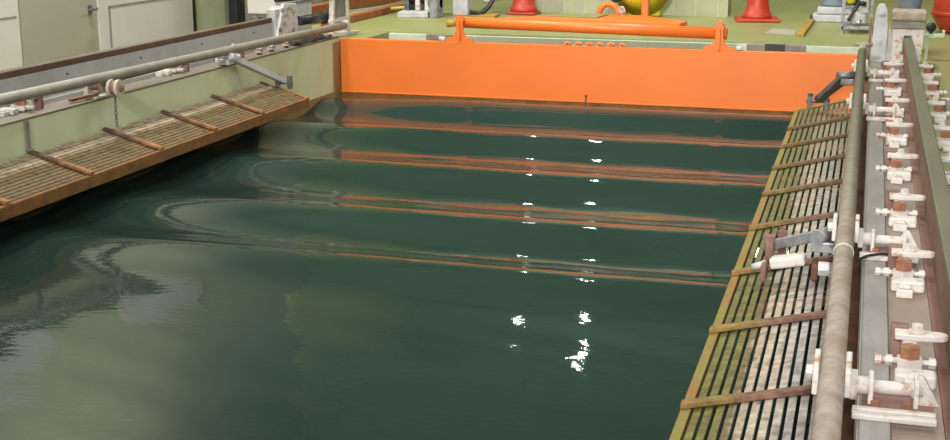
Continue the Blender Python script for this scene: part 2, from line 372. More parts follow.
# piers of the pit
for x0, x1, m, lab in ((-1.13, -.95, 'grey_dark', 'grey block in the pit edge left of the dark gap'), (-.76, -.57, 'grey_dark', 'grey block in the pit edge right of the dark gap'), (-4.46, -4.1, 'grey_dark', 'grey block in the pit edge behind the left pipe bracket')):
    b = B(); box(b, x0, x1, 13.22, 13.30, -1, .575, .006); one('pit_pier', b, m, lab, 'block', ((x0 + x1) / 2, 13.26, -1), 'blocks in the pit edge')
b = B(); box(b, -.95, -.76, 13.26, 13.30, .2, .575); one('dark_gap_box', b, 'black', 'small black hatch between the two grey blocks in the pit edge', 'opening', (-.85, 13.28, .2))  # black box in place of the shaded gap between the piers
b = B(); box(b, -5.13, -4.9, 12.62, 13.30, -1, .578); struct('floor_pit_corner', b, 'floor')

# water: surface with the wave train
CR = [(2.0, -3.2), (3.6, -2.0), (5.25, -1.0), (6.60, 0), (7.70, 1), (9.12, 2), (10.62, 3), (11.98, 4), (13.3, 5)]
def phase(y):
    for (a, p), (c, q) in zip(CR, CR[1:]):
        if y <= c: return p + (q - p) * (y - a) / (c - a)
    return 5
def sstep(a, b_, x):
    t = max(0, min(1, (x - a) / (b_ - a))); return t * t * (3 - 2 * t)
def wave(x, y):
    ph = 2 * PI * (phase(y) - .02 * math.sin(x * .9))
    a = (.032 + .005 * sstep(7.5, 9.5, y)) * sstep(5.6, 7.0, y) * (1 + .25 * sstep(9.3, 10.3, y) + .75 * sstep(10.7, 11.5, y)) * (.55 + .45 * sstep(-5.0, -3.6, x)) + .003 * sstep(3.4, 5.2, y)
    return a * (math.cos(ph) + .07 * math.cos(2 * ph)) - .004 \
        + .0012 * math.sin(9 * x + 3.1 * y + 2 * math.sin(y * 2.2)) * math.sin(5.3 * y - 2.2 * x) + .0008 * math.sin(17 * y + 6 * x)
b = B(); nx, ny = 44, 760
grid = []
for j in range(ny + 1):
    y = 1.0 + (YB - .002 - 1.0) * j / ny
    grid.append([b.verts.new((XL + .013 + (XR - XL - .014) * i / nx, y, wave(XL + (XR - XL) * i / nx, y))) for i in range(nx + 1)])
for j in range(ny):
    for i in range(nx):
        f = b.faces.new((grid[j][i], grid[j][i + 1], grid[j + 1][i + 1], grid[j + 1][i])); f.smooth = True
wo = obj('water', b, 'water'); wo['kind'] = 'stuff'; tag(wo, 'dark green rippling water with long waves filling the tank', 'water')

# ---------------------------------------------------------------- left deck: ledge, rail, pipe
b = B(); box(b, -5.62, XL + .004, 1.5, YB, .60, .615, .003); struct('trim_5', b, 'plate')
t = thing('carriage_rail', 'left carriage rail with brown head above a lilac grey side', 'rail', (-5.45, 1.5, .6), 'carriage rails')
b = B(); box(b, -5.53, -5.378, 1.5, 11.48, .615, .635); box(b, -5.48, -5.42, 1.5, 11.5, .635, .825); obj('web', b, 'rail_lilac', t)
b = B(); box(b, -5.49, -5.415, 1.5, 11.5, .825, .872, .008); obj('rail_head', b, 'rail_brown', t)
for k in range(5):
    b = B(); cyl(b, (-5.42, 7.1 + k, .77), (-5.412, 7.1 + k, .77), .008, n=8); obj('bolt', b, 'dark_steel', t)
t = thing('pipe_rail', 'long grey pipe along the left edge of the tank', 'pipe', (-5.09, 1.5, .74), 'guide pipes along the tank')
b = B(); cyl(b, (-5.09, 1.5, .832), (-5.09, 12.5, .716), .036, n=24); obj('pipe', b, 'pipe', t)

# right deck
b = B(); box(b, .05, .132, 1.5, 11.75, .575, .618, .004); box(b, .045, .05, 1.5, 11.75, .4, .6); struct('trim_6', b, 'band')
b = B(); box(b, .134, .41, 1.5, 11.95, .575, .600, .003); struct('trim_7', b, 'plate')
t = thing('carriage_rail', 'right carriage rail with grey green top and brown side, ending at the white stop', 'rail', (.33, 1.5, .6), 'carriage rails')
b = B(); box(b, .272, .392, 1.5, 11.7, .600, .612); box(b, .303, .362, 1.5, 11.7, .622, .80); obj('web', b, 'rail_side', t)
b = B(); box(b, .298, .367, 1.5, 11.7, .80, .83, .006); obj('rail_head', b, 'rail_top', t)
t = thing('pipe_rail', 'long weathered pipe above the right beach grating', 'pipe', (-.028, 1.5, .74), 'guide pipes along the tank')
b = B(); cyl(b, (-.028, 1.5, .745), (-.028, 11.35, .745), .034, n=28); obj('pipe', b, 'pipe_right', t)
b = B(); cyl(b, (-.028, 4.77, .745), (-.028, 4.79, .745), .0365, n=28); obj('joint_ring', b, 'cream', t)

# rail clamps ------------------------------------------------------
def make_clamp(label, x, y, z):
    t = thing('rail_clamp', label, 'clamp', (x, y, z), 'white bolted rail clamps')
    def R(a): return (a[0] + x, a[1] + y, a[2] + z)
    def bx(*q, bev=.004):
        b = B(); box(b, q[0] + x, q[1] + x, q[2] + y, q[3] + y, q[4] + z, q[5] + z, bev); return b
    b = bx(-.045, .072, -.225, -.16, 0, .042, bev=.008); obj('packing_block', b, 'white', t)
    b = bx(-.028, .030, -.30, -.245, 0, .032); box(b, x - .02, x + .022, y - .292, y - .255, z + .032, z + .044, .004); obj('wedge', b, 'white', t)
    b = B()      # wing shaped clip with a rounded end over the rail foot
    pts = [(-.045, .00), (.02, -.004), (.07, .003), (.10, .012), (.112, .026), (.108, .044), (.09, .052), (.04, .056), (-.045, .056)]
    prism(b, [(px + x, py + y) for px, py in pts], 'z', z + .072, z + .093, .004); obj('clip', b, 'white', t)
    b = bx(-.022, .022, .005, .045, 0, .072); obj('clip_block', b, 'white', t)
    b = bx(-.055, -.005, .062, .10, 0, .10); obj('rear_block', b, 'pink_rust', t)
    b = B(); cyl(b, R((0, -.07, 0)), R((0, -.07, .03)), .026, n=12); hexa(b, R((0, -.07, .012)), R((0, -.07, .042)), .041); obj('hex_nut', b, 'white', t)
    b = B(); hexa(b, R((0, -.066, .042)), R((0, -.066, .078)), .032); obj('stud_nut', b, 'rust_nut', t)
    b = B(); cyl(b, R((-.09, -.07, .03)), R((-.03, -.07, .03)), .010, n=10); hexa(b, R((-.10, -.07, .03)), R((-.082, -.07, .03)), .016); hexa(b, R((-.07, -.07, .03)), R((-.05, -.07, .03)), .017); obj('side_bolt', b, 'white', t)
    b = B(); cyl(b, R((.03, -.07, .03)), R((.078, -.07, .03)), .009, n=10); hexa(b, R((.055, -.07, .03)), R((.075, -.07, .03)), .017); obj('side_bolt', b, 'white', t)
    b = B(); cyl(b, R((.02, .03, .093)), R((.02, .03, .098)), .026, n=16); hexa(b, R((.02, .03, .098)), R((.02, .03, .118)), .018); obj('top_bolt', b, 'white', t)
    return t
ordn = ['nearest the camera', 'second from the camera', 'third from the camera', 'fourth from the camera', 'fifth from the camera', 'sixth from the camera', 'seventh from the camera', 'farthest, beside the white stop']
def mirrored(t):
    for ch in t.children:
        me = ch.data
        for v in me.vertices: v.co.x = -v.co.x
        me.flip_normals()
    return t
c0 = make_clamp('white bolted clamp left of the right rail, nearest the camera', .19, 4.05, .600)
for k in range(1, 8): dup(c0, (.19, 4.05 + k * 1.0, .600), 'white bolted clamp left of the right rail, ' + ordn[k])
o2 = ['nearest the camera', 'second from the camera', 'third from the camera', 'fourth from the camera', 'farthest, beside the white stop']
c1 = mirrored(make_clamp('white bolted clamp right of the right rail, ' + o2[0], .475, 7.02, .600))
for k in range(1, 5): dup(c1, (.475, 7.02 + k * .99, .600), 'white bolted clamp right of the right rail, ' + o2[k])
o3 = ['nearest the camera', 'second, just beyond the cream disc roller', 'third, just before the grey arm', 'farthest, beyond the grey arm']
for k in range(4): dup(c1, (-5.30, 7.45 + k * 1.0, .615), 'white bolted clamp between the left rail and pipe, ' + o3[k])

# pipe supports on the right ---------------------------------------
def make_support(label, y):
    t = thing('pipe_support', label, 'bracket', (.1, y, .6), 'white pipe supports on the right deck')
    for s in (-1, 1):
        b = B(); xx = -.028 + s * .042; box(b, xx - .008, xx + .008, y - .19, y - .02, .70, .775, .004)
        if s < 0: hexa(b, (xx - .026, y - .1, .735), (xx - .008, y - .1, .735), .018)
        obj('collar_plate', b, 'white', t)
    b = B(); box(b, .022, .04, y - .06, y + .02, .65, .71); cyl(b, (.02, y, .672), (.075, y, .672), .026, n=16); cyl(b, (.075, y, .672), (.215, y, .672), .019, n=16); cyl(b, (.185, y, .672), (.205, y, .672), .026, n=16); obj('axle', b, 'white', t)
    b = B(); box(b, .07, .084, y - .04, y + .04, .632, .705, .003); obj('upright', b, 'white', t)
    b = B(); prism(b, [(.198, .632), (.262, .632), (.215, .715), (.198, .72)], 'y', y - .012, y + .012, .003); box(b, .19, .204, y - .045, y + .045, .632, .705, .003); obj('gusset', b, 'white', t)
    b = B(); box(b, .055, .245, y - .055, y + .055, .618, .632, .003); obj('base_plate', b, 'pink_rust', t)
    for d in (-.07, -.115):
        b = B(); box(b, .03, .25, y + d - .012, y + d + .012, .618, .635, .004); obj('base_bar', b, 'white', t)
    b = B()
    for xx in (.09, .17): hexa(b, (xx, y - .035, .632), (xx, y - .035, .645), .014)
    obj('bolt', b, 'rust_nut', t)
    return t
s0 = make_support('white support carrying the right pipe, nearest the camera with a gusset', 3.62)
for y, lab in ((5.30, 'white support carrying the right pipe beside the grey beach arm'), (8.70, 'white support carrying the right pipe at the middle of the far half'), (10.55, 'white support carrying the right pipe, farthest, by the gate')):
    dup(s0, (.1, y, .6), lab)
b = B(); tube(b, smooth_pts([(.02, 5.0, .66), (.06, 5.06, .665), (.11, 5.16, .65), (.15, 5.2, .64)]), .006, 8)
one('cable', b, 'black', 'thin black cable from the right pipe to a clamp', 'cable', (.02, 5.0, .65))

# ---------------------------------------------------------------- beaches
def beach(side, label):
    if side > 0: xo, zo, xi, zi, y0, y1 = -.02, .385, -.535, .255, 2.0, 11.12
    else: xo, zo, xi, zi, y0, y1 = -5.12, .385, -4.665, .262, 2.0, 10.58
    n = 13; t = thing('beach_grating', label, 'grating', (xo, y0, .2), 'wave beaches along the tank')
    mm = 'beach_right' if side > 0 else 'beach_left'
    def at(f): return xo + (xi - xo) * f, zo + (zi - zo) * f
    b = B(); pitch = 1 / n
    for k in range(n - 1 if side > 0 else n):
        f0, f1 = k * pitch + .008, (k + (.77 if side > 0 else .88)) * pitch
        (xa, za), (xb, zb) = at(f0), at(f1)
        if side < 0 and k < 1: f1 = 1 * pitch; xb, zb = at(f1)
        prism(b, [(xa, za), (xb, zb), (xb, zb - .022), (xa, za - .022)], 'y', y0, y1)
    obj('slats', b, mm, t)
    b = B(); xa, za = at(.925 if side > 0 else .95); prism(b, [(xa, za + .006), (xi, zi + .006), (xi, zi - (.045 if side > 0 else .075)), (xa, za - .04)], 'y', y0, y1, .004)
    obj('edge_bar', b, 'beach_edge' if side > 0 else 'rust_orange', t)
    ys = [2.6 + k * .86 for k in range(10)] if side > 0 else [4.55, 5.42, 6.3, 7.17, 8.05, 8.86, 9.68]
    if side > 0: ys = [2.65, 3.49, 4.33, 5.18, 6.05, 6.95, 7.80, 8.60, 9.38, 10.15]
    for y in ys:
        b = B(); 
        (xa, za), (xb, zb) = at(.0), at(1.0)
        nseg = 8; top = []
        prism(b, [(xa, za + .002), (xb, zb + .008), (xb, zb + .03), (xa, za + .024)], 'y', y - .022, y + .022, .004)
        obj('cross_strap', b, 'strap_right' if side > 0 else 'strap_left', t)
    for y in (y1 - .02,):
        b = B(); (xa, za), (xb, zb) = at(0), at(1); prism(b, [(xa, za + .012), (xb, zb + .012), (xb, zb - .04), (xa, za - .04)], 'y', y, y + .05, .004)
        obj('end_bar', b, 'beach_edge' if side > 0 else 'strap_left', t)
    for k in range(4):
        y = 3.5 + k * 2.1; b = B(); (xa, za), (xb, zb) = at(.02), at(.96)
        prism(b, [(xa, za - .03), (xb, zb - .03), (xb, zb - .07), (xa, za - .07)], 'y', y - .02, y + .02); obj('bearer', b, 'dark_rust', t)
    return t
beach(1, 'slatted grating along the right wall, algae green towards the water')
beach(-1, 'slatted grating along the left wall with a thick rusty lower edge')

# hanging strap and chain on the left wall
b = B(); box(b, XL + .002, XL + .014, 7.15, 7.19, .40, .60, .002); box(b, XL + .002, XL + .03, 7.15, 7.19, .395, .412); one('hanger_strap', b, 'grey_dark', 'dark flat strap on the green wall at the end of a grating bar', 'strap', (XL, 7.17, .4))
b = B()
for k in range(9):
    z = .66 - k * .029; cx, cy = -5.02, 8.06; h = .019; ww = .008; pts = []
    for q in range(13):
        a = 2 * PI * q / 12; u = ww * math.cos(a); v = h * math.sin(a)
        pts.append((cx + (u if k % 2 else 0), cy + (0 if k % 2 else u), z + v))
    tube(b, pts, .0035, 6)
one('lifting_chain', b, 'dark_steel', 'short chain hanging from the white roller down to the left grating', 'chain', (-5.02, 8.06, .4))
# roller with discs on the left pipe
t = thing('chain_roller', 'cream disc roller with a rusty lever standing on the left ledge', 'roller', (-5.1, 8.06, .6))
for x in (-5.045, -4.985):
    b = B(); cyl(b, (x - .012, 8.06, .69), (x + .012, 8.06, .69), .06, n=32); disc = obj('disc', b, 'cream', t)
b = B(); cyl(b, (-5.25, 8.06, .69), (-5.03, 8.06, .69), .022, n=16); cyl(b, (-5.034, 8.06, .69), (-4.997, 8.06, .69), .045, n=24); obj('axle', b, 'pink_rust', t)
b = B(); cyl(b, (-4.973, 8.06, .69), (-4.965, 8.06, .69), .024, n=20); hexa(b, (-4.965, 8.06, .69), (-4.952, 8.06, .69), .014); obj('hub_nut', b, 'rust_nut', disc)
b = B(); cyl(b, (-5.13, 8.06, .69), (-5.10, 8.06, .69), .035, n=20); box(b, -5.24, -5.21, 8.02, 8.10, .615, .72, .004); box(b, -5.25, -5.12, 7.98, 8.14, .615, .63, .003); obj('bearing', b, 'cream', t)
b = B(); bar(b, (-5.20, 7.78, .635), (-5.15, 8.05, .645), .03, .02, bev=.003); obj('lever', b, 'rust_nut', t)
b = B(); bar(b, (-5.16, 8.2, .70), (-5.18, 9.0, .70), .014, .012); one('flat_rod', b, 'rust_orange', 'thin rusty rod lying along the left pipe beyond the roller', 'rod', (-5.16, 8.2, .70))
# small rusty bolts on the far left ledge
for k, (y, lab) in enumerate(((10.75, 'rusty capped bolt on the left ledge, nearest the grey arm'), (11.0, 'rusty capped bolt on the left ledge, second from the grey arm'), (11.32, 'larger rusty capped bolt on the left ledge'))):
    t = thing('ledge_bolt', lab, 'bolt', (-5.2, y, .615), 'rusty bolts on the left ledge')
    b = B(); cyl(b, (-5.2, y, .615), (-5.2, y, .66), .022, n=14); obj('stud', b, 'rust_nut', t)
    b = B(); hexa(b, (-5.2, y, .635), (-5.2, y, .65), .036); cyl(b, (-5.2, y, .66), (-5.2, y, .675), .03, .02, n=14); obj('cap', b, 'white', t)

t = thing('rubber_mat', 'crumpled black rubber mat on the far end of the left ledge', 'mat', (-5.2, 12.0, .615))
b = B(); gr = []
for j in range(25):
    row = []
    for i in range(7):
        y = 11.45 + j * .036; x = -5.27 + i * .0215 + .012 * math.sin(j * .7)
        row.append((x, y, .632 + .012 * math.sin(i * 1.3 + j * .55) + .010 * math.sin(j * 1.1 - i * .8)))
    gr.append(row)
top = [[b.verts.new(p) for p in r_] for r_ in gr]; bot = [[b.verts.new((p[0], p[1], .6155)) for p in r_] for r_ in gr]
for j in range(24):
    for i in range(6):
        f = b.faces.new((top[j][i], top[j][i + 1], top[j + 1][i + 1], top[j + 1][i])); f.smooth = True
        b.faces.new((bot[j + 1][i], bot[j + 1][i + 1], bot[j][i + 1], bot[j][i]))
for j in range(24):
    b.faces.new((top[j][0], top[j + 1][0], bot[j + 1][0], bot[j][0])); b.faces.new((top[j][6], bot[j][6], bot[j + 1][6], top[j + 1][6]))
for i in range(6):
    b.faces.new((top[0][i], bot[0][i], bot[0][i + 1], top[0][i + 1])); b.faces.new((top[24][i], top[24][i + 1], bot[24][i + 1], bot[24][i]))
obj('sheet', b, 'black', t)

# beach arms -------------------------------------------------------
def arm(label, p0, p1, m, m2, grp='grating lifters', w=.11):
    t = thing('grating_lifter', label, 'lifter', p0, grp); p0 = Vector(p0); p1 = Vector(p1)
    d = (p1 - p0).normalized(); s = d.cross(Vector((0, 0, 1))).normalized(); up = s.cross(d)
    b = B(); bar(b, p0 - d * .03, p1 + d * .02, w, .022, bev=.006, w1=w * .55); bar(b, p0 - d * .0 - s * w * .3 + up * .02, p1 - s * w * .2 + up * .02, .02, .03, bev=.004); bar(b, p0 + s * w * .38 + up * .02, p1 + s * w * .2 + up * .02, .018, .03, bev=.004); obj('arm_plate', b, m, t)
    b = B(); cyl(b, p0 - s * w * .7 + up * .01, p0 + s * w * .7 + up * .01, .032, n=16); hexa(b, p0 + s * w * .7 + up * .01, p0 + s * w * .9 + up * .01, .024); obj('pivot', b, m, t)
    for k in (-1, 1):
        q = p1 + s * k * w * .62
        b = B(); box(b, q.x - .018, q.x + .018, q.y - .02, q.y + .02, q.z - .05, q.z + .045, .004); hexa(b, q + s * k * .0 + Vector((0, 0, .04)), q + Vector((0, 0, .065)), .024); obj('clevis', b, m2, t)
    b = B(); cyl(b, p1 - s * w * .85, p1 + s * w * .85, .014, n=12); obj('pin', b, m2, t)
    b = B(); box(b, p0.x - .05, p0.x + .05, p0.y - .05, p0.y + .05, p0.z - .06, p0.z - .012, .006); obj('foot_block', b, m, t)
    return t
arm('light grey arm from the left ledge down to the end of the left grating', (-5.12, 9.95, .685), (-4.93, 10.66, .385), 'grey_paint', 'dark_steel')
arm('dark grey arm holding the far end of the right grating before the orange gate', (-.12, 10.35, .66), (-.34, 10.82, .395), 'dark_steel', 'dark_steel')
t = arm('grey arm with a pale block, clamped on the near part of the right grating', (-.12, 5.80, .54), (-.33, 5.90, .455), 'steel', 'pink_rust', w=.09)
b = B(); bar(b, (-.19, 5.73, .455), (-.34, 5.75, .42), .075, .05, bev=.012); obj('sleeve', b, 'white', t)
b = B(); cyl(b, (-.36, 5.77, .41), (-.42, 5.78, .385), .016, n=14); obj('clevis_bolt', b, 'grey_paint', t)
b = B(); box(b, -.38, -.355, 5.70, 5.86, .34, .42, .008); obj('mount_plate', b, 'pink_rust', t)
b = B(); box(b, -.165, -.135, 5.68, 5.82, .37, .44, .008); obj('mount_plate', b, 'dark_rust', t)
b = B(); hexa(b, (-.13, 5.5, .48), (-.085, 5.5, .48), .03); obj('pivot_nut', b, 'grey_paint', t)

# ---------------------------------------------------------------- orange gate
t = thing('wave_gate', 'wide orange steel gate closing the far end of the tank', 'gate', (-2.6, YB, -.6))
b = B(); box(b, XL + .012, -.002, YB, YB + .10, .055, .588, .004); obj('panel', b, 'orange', t)
b = B(); box(b, XL + .012, -.002, YB - .002, YB + .09, -.6, .054, .003); obj('wet_skirt', b, 'rust_orange', t)
b = B(); box(b, XL + .012, -.002, YB - .014, YB + .0, .046, .062, .003); obj('lip', b, 'orange', t)
b = B(); cyl(b, (-2.57, YB - .018, .10), (-2.57, YB - .018, -.05), .006, n=8); box(b, -2.58, -2.56, YB - .024, YB, .10, .12); obj('hook_rod', b, 'dark_rust', t)
for k in range(6):
    x = -2.79 + k * .107; b = B(); tube(b, smooth_pts([(x, YB + .03, .58), (x, YB + .03, .608), (x + .02, YB + .03, .618), (x + .055, YB + .03, .606)], 4), .013, 8); obj('hook', b, 'orange', t)
def stand(x):
    b = B(); prism(b, [(x - .15, .586), (x + .15, .586), (x + .13, .625), (x + .065, .635), (x + .04, .70), (x + .032, .82), (x + .018, .862), (x - .018, .862), (x - .032, .82), (x - .04, .70), (x - .065, .635), (x - .13, .625)], 'y', YB + .02, YB + .05, .004)
    box(b, x - .012, x + .012, YB - .01, YB + .1, .586, .80, .004); cyl(b, (x, YB + .01, .80), (x, YB + .1, .80), .04, n=16)
    return b
obj('pipe_stand', stand(-3.86), 'orange', t); obj('pipe_stand', stand(-1.32), 'orange', t)
b = B(); cyl(b, (-3.90, YB + .13, .775), (-1.26, YB + .13, .735), .055, n=28); obj('cross_pipe', b, 'orange', t)
b = B(); cyl(b, (-4.02, YB + .13, .755), (-3.92, YB + .13, .765), .035, n=14); obj('pipe_end', b, 'yellow_brown', t)
for x in (-1.13, -4.04):
    b = B(); cyl(b, (x - .03, YB + .03, .612), (x + .03, YB + .03, .612), .025, n=16); obj('white_cap', b, 'white', t)

# ---------------------------------------------------------------- right end: lever panel, stop, shelf
t = thing('locking_lever', 'tall light grey lever plate beside the end of the right pipe', 'lever', (.1, 11.85, .6))
b = B(); prism(b, [(.035, .60), (.165, .60), (.168, .9), (.155, 1.05), (.13, 1.10), (.085, 1.10), (.06, 1.05), (.05, .9)], 'y', 11.85, 11.90, .008); obj('plate', b, 'grey_paint', t)
b = B(); cyl(b, (.105, 11.82, 1.035), (.105, 11.85, 1.035), .038, n=24); cyl(b, (.105, 11.80, 1.035), (.105, 11.82, 1.035), .018, n=16); obj('upper_boss', b, 'grey_paint', t)
b = B(); cyl(b, (.10, 11.83, .79), (.10, 11.85, .79), .035, n=24); hexa(b, (.10, 11.815, .79), (.10, 11.83, .79), .02); obj('lower_boss', b, 'grey_paint', t)
b = B(); box(b, .015, .035, 11.86, 12.1, .60, .97, .004); obj('edge_flange', b, 'pink_rust', t)
b = B(); prism(b, [(.17, .60), (.26, .60), (.20, .86), (.175, .92)], 'y', 11.92, 11.95, .004); obj('side_gusset', b, 'grey_paint', t)
t = thing('rail_stop', 'white stop frame with a worn brown block at the end of the right rail', 'buffer', (.33, 11.95, .6), 'rail end stops')
b = B(); prism(b, [(.215, .60), (.285, .60), (.30, .84), (.362, .84), (.375, .60), (.445, .60), (.465, .90), (.205, .90)], 'y', 11.78, 11.90, .006); obj('frame', b, 'white', t)
b = B(); box(b, .20, .47, 11.76, 11.93, .90, .965, .008); obj('grey_pad', b, 'grey_dark', t)
b = B(); box(b, .195, .475, 11.75, 12.05, .965, 1.05, .02); obj('worn_block', b, 'wood_block', t)
b = B(); box(b, .47, .65, 12.2, 12.3, .79, .82, .005); box(b, .50, .52, 12.2, 12.3, .58, .79); box(b, .63, .65, 12.2, 12.3, .82, .85); one('steel_shelf', b, 'concrete', 'narrow grey shelf plate sticking out right of the white stop', 'shelf', (.55, 12.25, .58))
b = B(); bmesh.ops.create_uvsphere(b, u_segments=16, v_segments=10, radius=.045); bmesh.ops.translate(b, verts=b.verts[:], vec=(.535, 12.25, .875)); cyl(b, (.535, 12.25, .82), (.535, 12.25, .86), .015, n=8); one('knob', b, 'black', 'round black knob on the shelf right of the white stop', 'knob', (.535, 12.25, .82))
t = thing('bucket', 'blue grey bucket behind the worn block of the white stop', 'bucket', (.36, 12.9, .58))
b = B(); lathe(b, (.36, 12.9, .58), [(.10, 0), (.10, .02), (.15, .40), (.15, .41), (.14, .41), (.09, .03)], 24); bmesh.ops.translate(b, verts=b.verts[:], vec=(0, 0, .4)); obj('body', b, 'blue_grey', t)
b = B(); box(b, .24, .48, 12.78, 13.02, .58, .98, .01); obj('pedestal', b, 'grey_dark', t)

# left end: stand, roller, second stand
t = thing('rail_stop', 'white riveted stop bracket at the end of the left rail', 'buffer', (-5.4, 11.7, .6), 'rail end stops')
b = B(); prism(b, [(11.52, .615), (12.08, .615), (12.0, .97), (11.72, .985)], 'x', -5.42, -5.39, .006); obj('front_plate', b, 'white', t)
b = B(); prism(b, [(11.5, .615), (12.0, .615), (11.95, .95), (11.75, .95)], 'x', -5.54, -5.51, .006); obj('rear_plate', b, 'white', t)
b = B(); box(b, -5.51, -5.42, 11.58, 11.92, .615, .94, .006); obj('core', b, 'grey_paint', t)
b = B()
for y, z in ((11.66, .93), (11.80, .94), (11.75, .88), (11.6, .75), (11.9, .72), (11.7, .80)): hexa(b, (-5.392, y, z), (-5.375, y, z), .022)
obj('bolt', b, 'steel', t)
b = B(); cyl(b, (-5.4, 12.05, .795), (-5.4, 12.82, .765), .05, n=24); cyl(b, (-5.4, 12.70, .765), (-5.4, 12.84, .763), .062, n=24)
one('rubber_buffer', b, 'black', 'black roller lying between the white stop bracket and the white stand', 'roller', (-5.4, 12.4, .77))
b = B(); box(b, -5.62, -5.60, 12.0, 12.86, .62, .95, .004); one('guard_plate', b, 'grey_paint', 'pale grey plate behind the black roller', 'plate', (-5.61, 12.4, .62))
b = B(); cyl(b, (-5.58, 11.95, 1.0), (-5.58, 12.9, .965), .022, n=12); one('guard_rod', b, 'black', 'black rod running above the black roller', 'rod', (-5.58, 12.4, .98))
t = thing('pipe_stand', 'white open frame stand at the far end of the left pipe', 'stand', (-5.3, 12.85, .57))
for y in (12.62, 13.06):
    b = B(); bar(b, (-5.28, y, .57), (-5.28, y + (.04 if y < 12.8 else -.04), 1.0), .05, .05, up=(1, 0, 0), bev=.006); obj('leg', b, 'white', t)
b = B(); box(b, -5.31, -5.26, 12.6, 13.1, .96, 1.02, .006); box(b, -5.31, -5.26, 12.6, 13.1, .72, .76, .006); obj('crossbar', b, 'white', t)
b = B(); box(b, -5.30, -5.28, 12.68, 13.02, .76, .96); obj('back_plate', b, 'grey_dark', t)
b = B(); box(b, -5.36, -5.2, 12.5, 13.18, .57, .60, .005); obj('foot', b, 'cream', t)
b = B(); cyl(b, (-5.25, 12.85, .70), (-5.18, 12.85, .70), .04, n=16); obj('hub', b, 'white', t)

# ---------------------------------------------------------------- far deck: cones and machines
def cone(x, y, label, rot=0., h=.25):
    t = thing('traffic_cone', label, 'cone', (x, y, FZ), 'red traffic cones')
    b = B(); box(b, x - h, x + h, y - h, y + h, FZ, FZ + .035, .02); 
    if rot: bmesh.ops.rotate(b, verts=b.verts[:], cent=(x, y, 0), matrix=Matrix.Rotation(rot, 3, 'Z'))
    obj('cone_base', b, 'cone', t)
    b = B(); lathe(b, (x, y, FZ), [(.17, .035), (.165, .06), (.16, .085), (.145, .10), (.125, .20), (.04, 1.02), (.032, 1.04), (.02, 1.05)], 32); obj('cone_body', b, 'cone', t)
    return t
cone(-1.24, 15.72, 'red cone standing on the floor between the yellow machine and the grey pump', .15)
cone(-4.06, 15.8, 'leftmost red cone, between the grey post and the yellow machine', -.05, .18)
t = thing('red_barrel', 'red rounded barrel cut off by the right edge of the photo', 'barrel', (.98, 14.9, FZ))
b = B(); lathe(b, (.98, 14.9, FZ), [(.20, 0), (.24, .02), (.33, .17), (.335, .22), (.30, .6), (.27, 1.2), (.22, 1.22)], 32); obj('body', b, 'cone', t)
b = B(); lathe(b, (.98, 14.9, FZ), [(.34, .19), (.345, .20), (.345, .22), (.34, .23)], 32); obj('band', b, 'cone', t)
# yellow machine with orange guard
t = thing('yellow_pump', 'yellow machine with an orange arch and a chrome disc behind the gate', 'pump', (-2.75, 16.0, FZ))
b = B(); cyl(b, (-2.62, 15.85, .95), (-2.62, 16.05, .95), .36, .22, n=28); cyl(b, (-2.62, 15.75, .95), (-2.62, 15.85, .95), .14, .36, n=28); obj('fan_housing', b, 'yellow', t)
b = B(); box(b, -2.82, -2.40, 15.9, 16.05, FZ, .72, .02); obj('base', b, 'yellow', t)
b = B(); cyl(b, (-2.84, 15.7, .66), (-2.84, 15.78, .66), .055, n=24); cyl(b, (-2.84, 15.68, .66), (-2.84, 15.7, .66), .03, n=20); obj('disc', b, 'chrome', t)
b = B(); tube(b, [(-2.99 + .115 * math.cos(a), 15.72, .60 + .13 * math.sin(a)) for a in [PI * k / 14 for k in range(15)]], .035, 12); obj('arch', b, 'orange', t)
b = B(); box(b, -2.58, -2.50, 15.62, 15.70, FZ, 1.3, .01); obj('guard_post', b, 'orange', t)
b = B(); tube(b, smooth_pts([(-3.0, 15.85, 1.0), (-2.98, 15.8, .82), (-2.9, 15.8, .78), (-2.8, 15.8, .9)]), .03, 10); obj('hose', b, 'black', t)
t = thing('orange_arm', 'low flat orange steel arm lying on the floor behind the gate pipe', 'plate', (-3.1, 15.2, FZ))  # flat orange arm, shaped as a thin plate on the floor
b = B(); prism(b, [(-4.05, 14.9), (-3.2, 15.6), (-2.55, 15.6), (-1.95, 15.0), (-2.0, 14.75), (-3.0, 14.9)], 'z', FZ, FZ + .04, .01); obj('plate', b, 'orange', t)
b = B(); prism(b, [(-3.6, 15.12), (-3.15, 15.5), (-2.95, 15.45), (-3.0, 15.05)], 'z', FZ + .04, FZ + .055, .004); obj('green_inlay', b, 'floor', t)
# grey post and pump base, hoses
b = B(); box(b, -4.85, -4.66, 15.4, 15.6, FZ, 1.5, .012); one('grey_post', b, 'grey_paint', 'square pale grey post behind the left pipe stand of the gate', 'post', (-4.75, 15.5, FZ))
t = thing('winch_machine', 'grey and black winch on a pale slab left of the grey post', 'machine', (-5.2, 15.2, FZ))
b = B(); prism(b, [(-5.37, 14.86), (-5.02, 14.96), (-5.1, 15.5), (-5.45, 15.4)], 'z', FZ, .65, .01); obj('slab', b, 'grey_paint', t)
for x in (-5.34, -5.2, -5.08):
    b = B(); box(b, x - .03, x + .03, 15.1, 15.4, .65, 1.1, .01); obj('side_frame', b, 'white' if x > -5.3 else 'dark_steel', t)
b = B(); cyl(b, (-5.31, 15.2, .82), (-5.11, 15.2, .82), .10, n=24); obj('drum', b, 'black', t)
b = B(); box(b, -5.0, -4.9, 14.95, 15.2, FZ, 1.0, .01); cyl(b, (-5.05, 15.1, .75), (-4.9, 15.1, .75), .06, n=16); obj('gearbox', b, 'steel', t)
